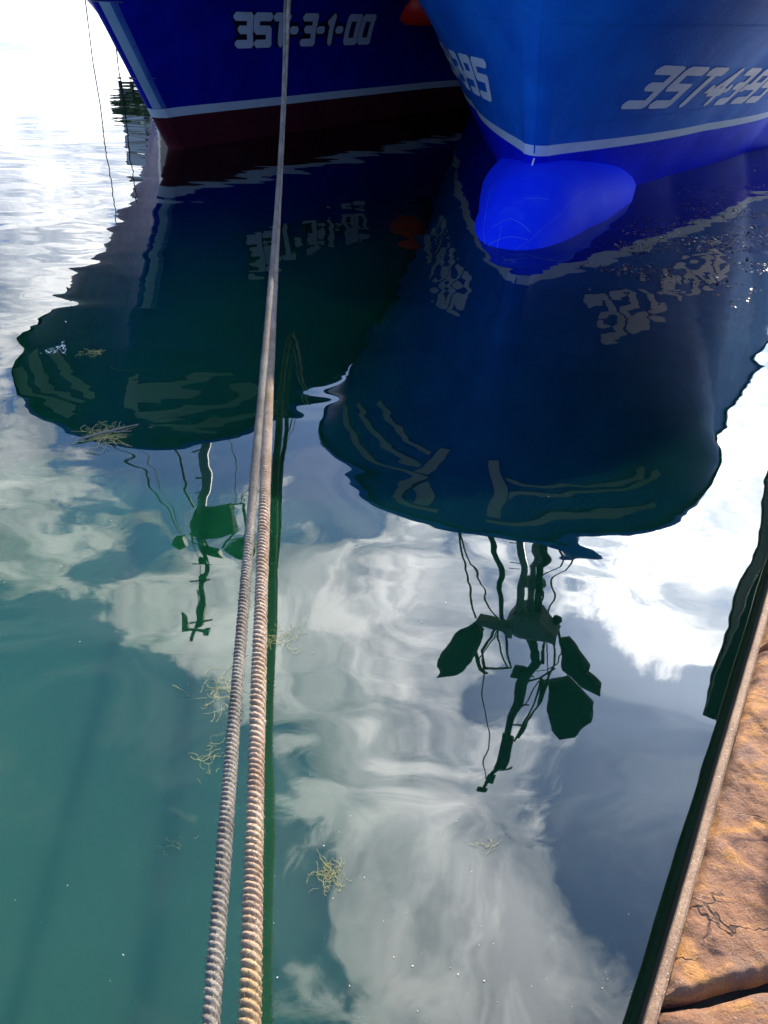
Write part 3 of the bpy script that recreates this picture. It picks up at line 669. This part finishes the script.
# thin lines hanging from the left boat's far bow
for (x, y, z1, lb) in ((-5.55, 16.9, 2.95, 'thin dark line hanging into the water nearest the left boat stem'), (-6.35, 17.8, 2.9, 'thin dark line hanging farther left of the left boat stem')):
    k = MB(); k.tube([(x+.25, y-.5, z1), (x+.1, y-.2, 1.8), (x, y, .8), (x+.03, y, -.2)], .012, 6)
    tag(k.build('hanging_line', M['wire']), lb, 'rope')

# ------------------------------------------------------------------ mooring ropes
def rope_mat(name, c0, c1, c2, fuzz):
    def fn(k, P):
        v = k.noise(P, 6, 5, .6); c = k.mix(k.ramp(v, .3, .7), c0, c1)
        c = k.mix(k.math('MULTIPLY', k.ramp(k.noise(P, 2.2, 4, .6), .52, .7), .6), c, c2)
        c = k.mix(k.math('MULTIPLY', k.ramp(k.noise(P, 300, 3, .75), .46, .66), .75), c, tuple(x*.35 for x in c0))
        b = k.n('ShaderNodeBump', {'Height': k.noise(P, 330, 4, .75), 'Strength': 1.0, 'Distance': .003*fuzz})
        return k.n('ShaderNodeBsdfPrincipled', {'Base Color': c, 'Roughness': .85, 'Normal': b.outputs[0]}).outputs[0]
    return material(name, fn)
M['rope_tan'] = rope_mat('rope_tan', (.34, .22, .135), (.56, .42, .30), (.38, .26, .10), .9)
M['rope_grey'] = rope_mat('rope_grey', (.13, .11, .085), (.27, .235, .185), (.16, .11, .07), .7)
def rope_path(px, zf):
    Ys, Xs = [], []
    f = np.array(fwd); r2 = np.array(rt2); u2 = np.array(up2)
    for x, y in px:
        v = f+(x-384)/770*r2-(y-512)/770*u2
        t = 1.0
        lo, hi = .3, 14.0
        for _ in range(60):
            t = (lo+hi)/2
            if CAM_H+v[2]*t > zf(v[1]*t): lo = t
            else: hi = t
        Ys.append(v[1]*t); Xs.append(v[0]*t)
    return np.array(Ys), np.array(Xs)
def make_rope(name, px, zf, rad, lay, mat, end, start, fibres):
    Ys, Xs = rope_path(px, zf)
    co_ = np.polyfit(Ys, Xs, 3, w=1/(Ys+.6))
    pts = [start]
    for y in np.linspace(Ys.min()-.18, Ys.max(), 70): pts.append((np.polyval(co_, y), y, zf(y)))
    pts.append(end)
    P = np.array(pts); L = np.concatenate([[0], np.cumsum(np.linalg.norm(np.diff(P, axis=0), axis=1))])
    n = int(L[-1]/.0030); s = np.linspace(0, L[-1], n)
    C = np.stack([np.interp(s, L, P[:, i]) for i in range(3)], 1)
    kern = np.ones(41)/41
    for i in range(3):
        pad = np.pad(C[:, i], 20, mode='edge'); C[:, i] = np.convolve(pad, kern, 'valid')
    T = np.gradient(C, axis=0); T /= np.linalg.norm(T, axis=1)[:, None]
    N = np.cross(T, [0, 0, 1.]); N /= np.linalg.norm(N, axis=1)[:, None]; B = np.cross(N, T)
    th = np.linspace(0, 2*np.pi, 30, endpoint=False)
    sw = s+lay*(.35*np.sin(s*2.3)+.22*np.sin(s*5.9+1)+.1*np.sin(s*17))
    ph = th[None, :]-2*np.pi*sw[:, None]/lay
    rr = rad*(.50+.50*np.abs(np.cos(1.5*ph))**.5)
    rr = rr*(1+.03*np.sin(s*7.3)[:, None]+.045*rng.normal(size=rr.shape))
    V = C[:, None]+rr[..., None]*(np.cos(th)[None, :, None]*N[:, None]+np.sin(th)[None, :, None]*B[:, None])
    a, b = V.shape[:2]; i = np.arange(a-1)[:, None]*b; j = np.arange(b)[None]; j2 = (j+1) % b
    F_ = np.stack([i+j, i+j2, i+b+j2, i+b+j], -1).reshape(-1, 4)
    vs = V.reshape(-1, 3).tolist(); fs = F_.tolist()
    if fibres:
        m_ = (C[:, 1] < 3.2); ids = np.nonzero(m_)[0]
        for _ in range(fibres):
            i0 = int(rng.choice(ids)); jj = rng.integers(0, 30); p = V[i0, jj]; out = (p-C[i0]); out /= np.linalg.norm(out)
            dr = out*.75+T[i0]*rng.normal()*.8+rng.normal(size=3)*.35; dr /= np.linalg.norm(dr)
            ln = .004+.013*rng.random()**2; w = np.cross(dr, T[i0]+.01); w *= .0008/np.linalg.norm(w)
            p0 = p-out*.001; k0 = len(vs); vs += [tuple(p0-w), tuple(p0+w), tuple(p0+dr*ln)]; fs.append((k0, k0+1, k0+2))
    me = bpy.data.meshes.new(name); me.from_pydata(vs, [], fs); me.materials.append(mat)
    me.polygons.foreach_set('use_smooth', [True]*len(me.polygons)); me.update()
    o = bpy.data.objects.new(name, me); COL.objects.link(o); return o
e1 = world_of(H1, H1.pt(1.46, H1.top(1.46), 1)+Vector((.05, -.05, .02)))
e2 = world_of(H1, H1.pt(1.40, H1.top(1.40), 1)+Vector((.05, -.05, .0)))
ra = make_rope('mooring_rope', [(250, 1000), (258, 720), (267, 430), (273, 300), (278, 210), (283, 130), (288, 10)], lambda y: .325+.0222*(y-2.3)**2, .0245, .062, M['rope_tan'], tuple(e1), (.08, -1.85, .78), 15000)
tag(ra, 'thick frayed tan mooring rope, right hand one of the pair', 'rope', 'mooring ropes leading to the boats')
rb = make_rope('mooring_rope', [(213, 1000), (232, 720), (250, 540), (262, 400), (270, 300), (276, 210), (281, 130), (285, 10)], lambda y: .68+.0200*(y-2.3)**2, .0165, .043, M['rope_grey'], tuple(e2), (.04, -1.85, .72), 4000)
tag(rb, 'thinner grey twisted mooring rope, left hand one of the pair', 'rope', 'mooring ropes leading to the boats')

# ------------------------------------------------------------------ floating weed and litter
M['weed'] = paint('dry_weed', (.26, .24, .08), (.46, .40, .17), .7, dirt=(.16, .16, .06), dirt_amt=.4, streak=False)
M['twig'] = paint('twig_grey', (.22, .19, .16), (.3, .26, .22), .8, dirt_amt=.2, streak=False)
M['fleck'] = paint('pale_fleck', (.6, .6, .5), (.5, .48, .38), .6, dirt_amt=.2, streak=False)
M['brownweed'] = paint('brown_seaweed', (.13, .055, .028), (.26, .13, .07), .3, dirt=(.02, .012, .01), dirt_amt=.5, streak=False)
M['foam_and_glint'] = paint('foam_glint_white', (.7, .72, .72), (.62, .64, .64), .5, dirt_amt=.05, streak=False)
def clump(loc, size, n, label, seed, el=1.0, rz=0.0, twig=False, rad=.001, mat='weed'):
    r_ = np.random.default_rng(seed); k = MB(); t = empty('floating_weed', loc, rz)
    for _ in range(n):
        c = r_.normal(size=2)*size*.42*np.array([1, el]); a = r_.random()*6.28; ln = size*(.25+.75*r_.random()); cv = r_.normal()*1.2
        pts = []; p = c.copy()
        for i in range(7):
            pts.append((p[0], p[1], .003+.006*r_.random())); p = p+np.array([math.cos(a), math.sin(a)])*ln/6; a += cv/3
        k.tube(pts, rad*.42*(.5+1.0*r_.random()), 4, cap=False)
    k.build('strands', M[mat], t)
    if twig:
        g = MB(); g.tube([(-size*.8, -size*.5, .01), (-.1*size, .05*size, .014), (size*1.0, size*.9, .012)], [.005, .007, .003], 6)
        g.tube([(.2*size, .2*size, .012), (.9*size, .35*size, .012)], [.004, .002], 5); g.build('twig', M['twig'], t)
    return tag(t, label, 'seaweed')
def atz(x, y, z=0.0):
    v = fwd+rt2*((x-384)/770)-up2*((y-512)/770); s = (z-CAM_H)/v.z; return Vector((v.x*s, v.y*s, z))
for (x, y, sz, n, lb, el, tw, rd) in (
    (330, 874, .05, 70, 'round tuft of yellow weed floating right of the ropes', 1.0, False, .0011),
    (104, 436, .16, 90, 'yellow weed caught on a grey twig below the left boat reflection', 1.0, True, .0028),
    (218, 690, .10, 34, 'thin scatter of yellow strands floating left of the grey rope', 1.7, False, .0012),
    (214, 752, .07, 26, 'lower loose strands of weed close left of the grey rope', 1.6, False, .0012),
    (284, 640, .08, 40, 'pale strands of weed beside the right edge of the tan rope', 1.2, False, .0012),
    (485, 848, .045, 9, 'few fine weed strands floating near the bottom centre right', .6, False, .001),
    (175, 845, .06, 10, 'sparse pale strands in the green water at lower left', 1.0, False, .001),
    (92, 259+95, .10, 22, 'small brownish weed raft at the left end of the dark reflection', .5, False, .003)):
    p = atz(x, y); clump((p.x, p.y, 0), sz, n, lb, int(x*7+y), el, 0.0, tw, rd)
def flecks(name, mat, n, sampler, s0, s1, seed, kind='stuff', tilt=.25):
    r_ = np.random.default_rng(seed); k = MB()
    for _ in range(n):
        p = sampler(r_)
        if p is None: continue
        a = r_.random()*6.28; s_ = s0+(s1-s0)*r_.random()**3; e = .3+.5*r_.random(); pts = []
        tx, ty = r_.normal()*tilt, r_.normal()*tilt
        for i in range(5):
            an = 6.283*i/5+r_.normal()*.2; ux, uy = math.cos(an)*s_, math.sin(an)*s_*e
            pts.append((p[0]+ux*math.cos(a)-uy*math.sin(a), p[1]+ux*math.sin(a)+uy*math.cos(a), .004+max(-.002, ux*tx+uy*ty)+s_*.2*abs(tx)))
        k.add(pts, [(0, 1, 2, 3, 4)])
    return tag(k.build(name, mat), kind=kind)
def samp(x0, x1, y0, y1, dens=None):
    def f(r_):
        x, y = x0+(x1-x0)*r_.random(), y0+(y1-y0)*r_.random()
        p = atz(x, y)
        if dens and noise.noise((p.x*dens[0], p.y*dens[0], dens[2]))+.0 < dens[1]: return None
        return p
    return f
o = flecks('floating_flecks', M['fleck'], 420, samp(0, 720, 180, 1024, (1.1, .12, .3)), .0006, .0034, 3); tag(o, 'tiny pale flecks scattered over the harbour water', 'debris')
o = flecks('surface_foam', M['foam_and_glint'], 1500, samp(-40, 66, 322, 354, (.9, -.22, 5.3)), .003, .011, 4); tag(o, 'pale speckled scum line floating at the left edge', 'foam_and_glint')
def weedmat(r_):
    u = r_.random()**.65; x = 575+230*u; yc = 268-48*u; y = yc+r_.normal()*(8+26*u)
    p = atz(x, y)
    return None if noise.noise((p.x*1.1, p.y*1.5, 8.1)) < -.18+.25*r_.random() else p
o = flecks('seaweed_mat', M['brownweed'], 5200, weedmat, .005, .024, 5, tilt=.35); tag(o, 'glistening brown seaweed and scum between the right boat and the quay', 'seaweed')
o = flecks('weed_glints', M['foam_and_glint'], 420, lambda r_: (lambda p: (p[0], p[1]) if p is not None else None)(weedmat(r_)), .004, .02, 9, tilt=.1); tag(o, 'small pale flakes painted as glints among the brown seaweed by the quay', 'foam_and_glint')  # white flakes stand in for light glinting off the wet weed
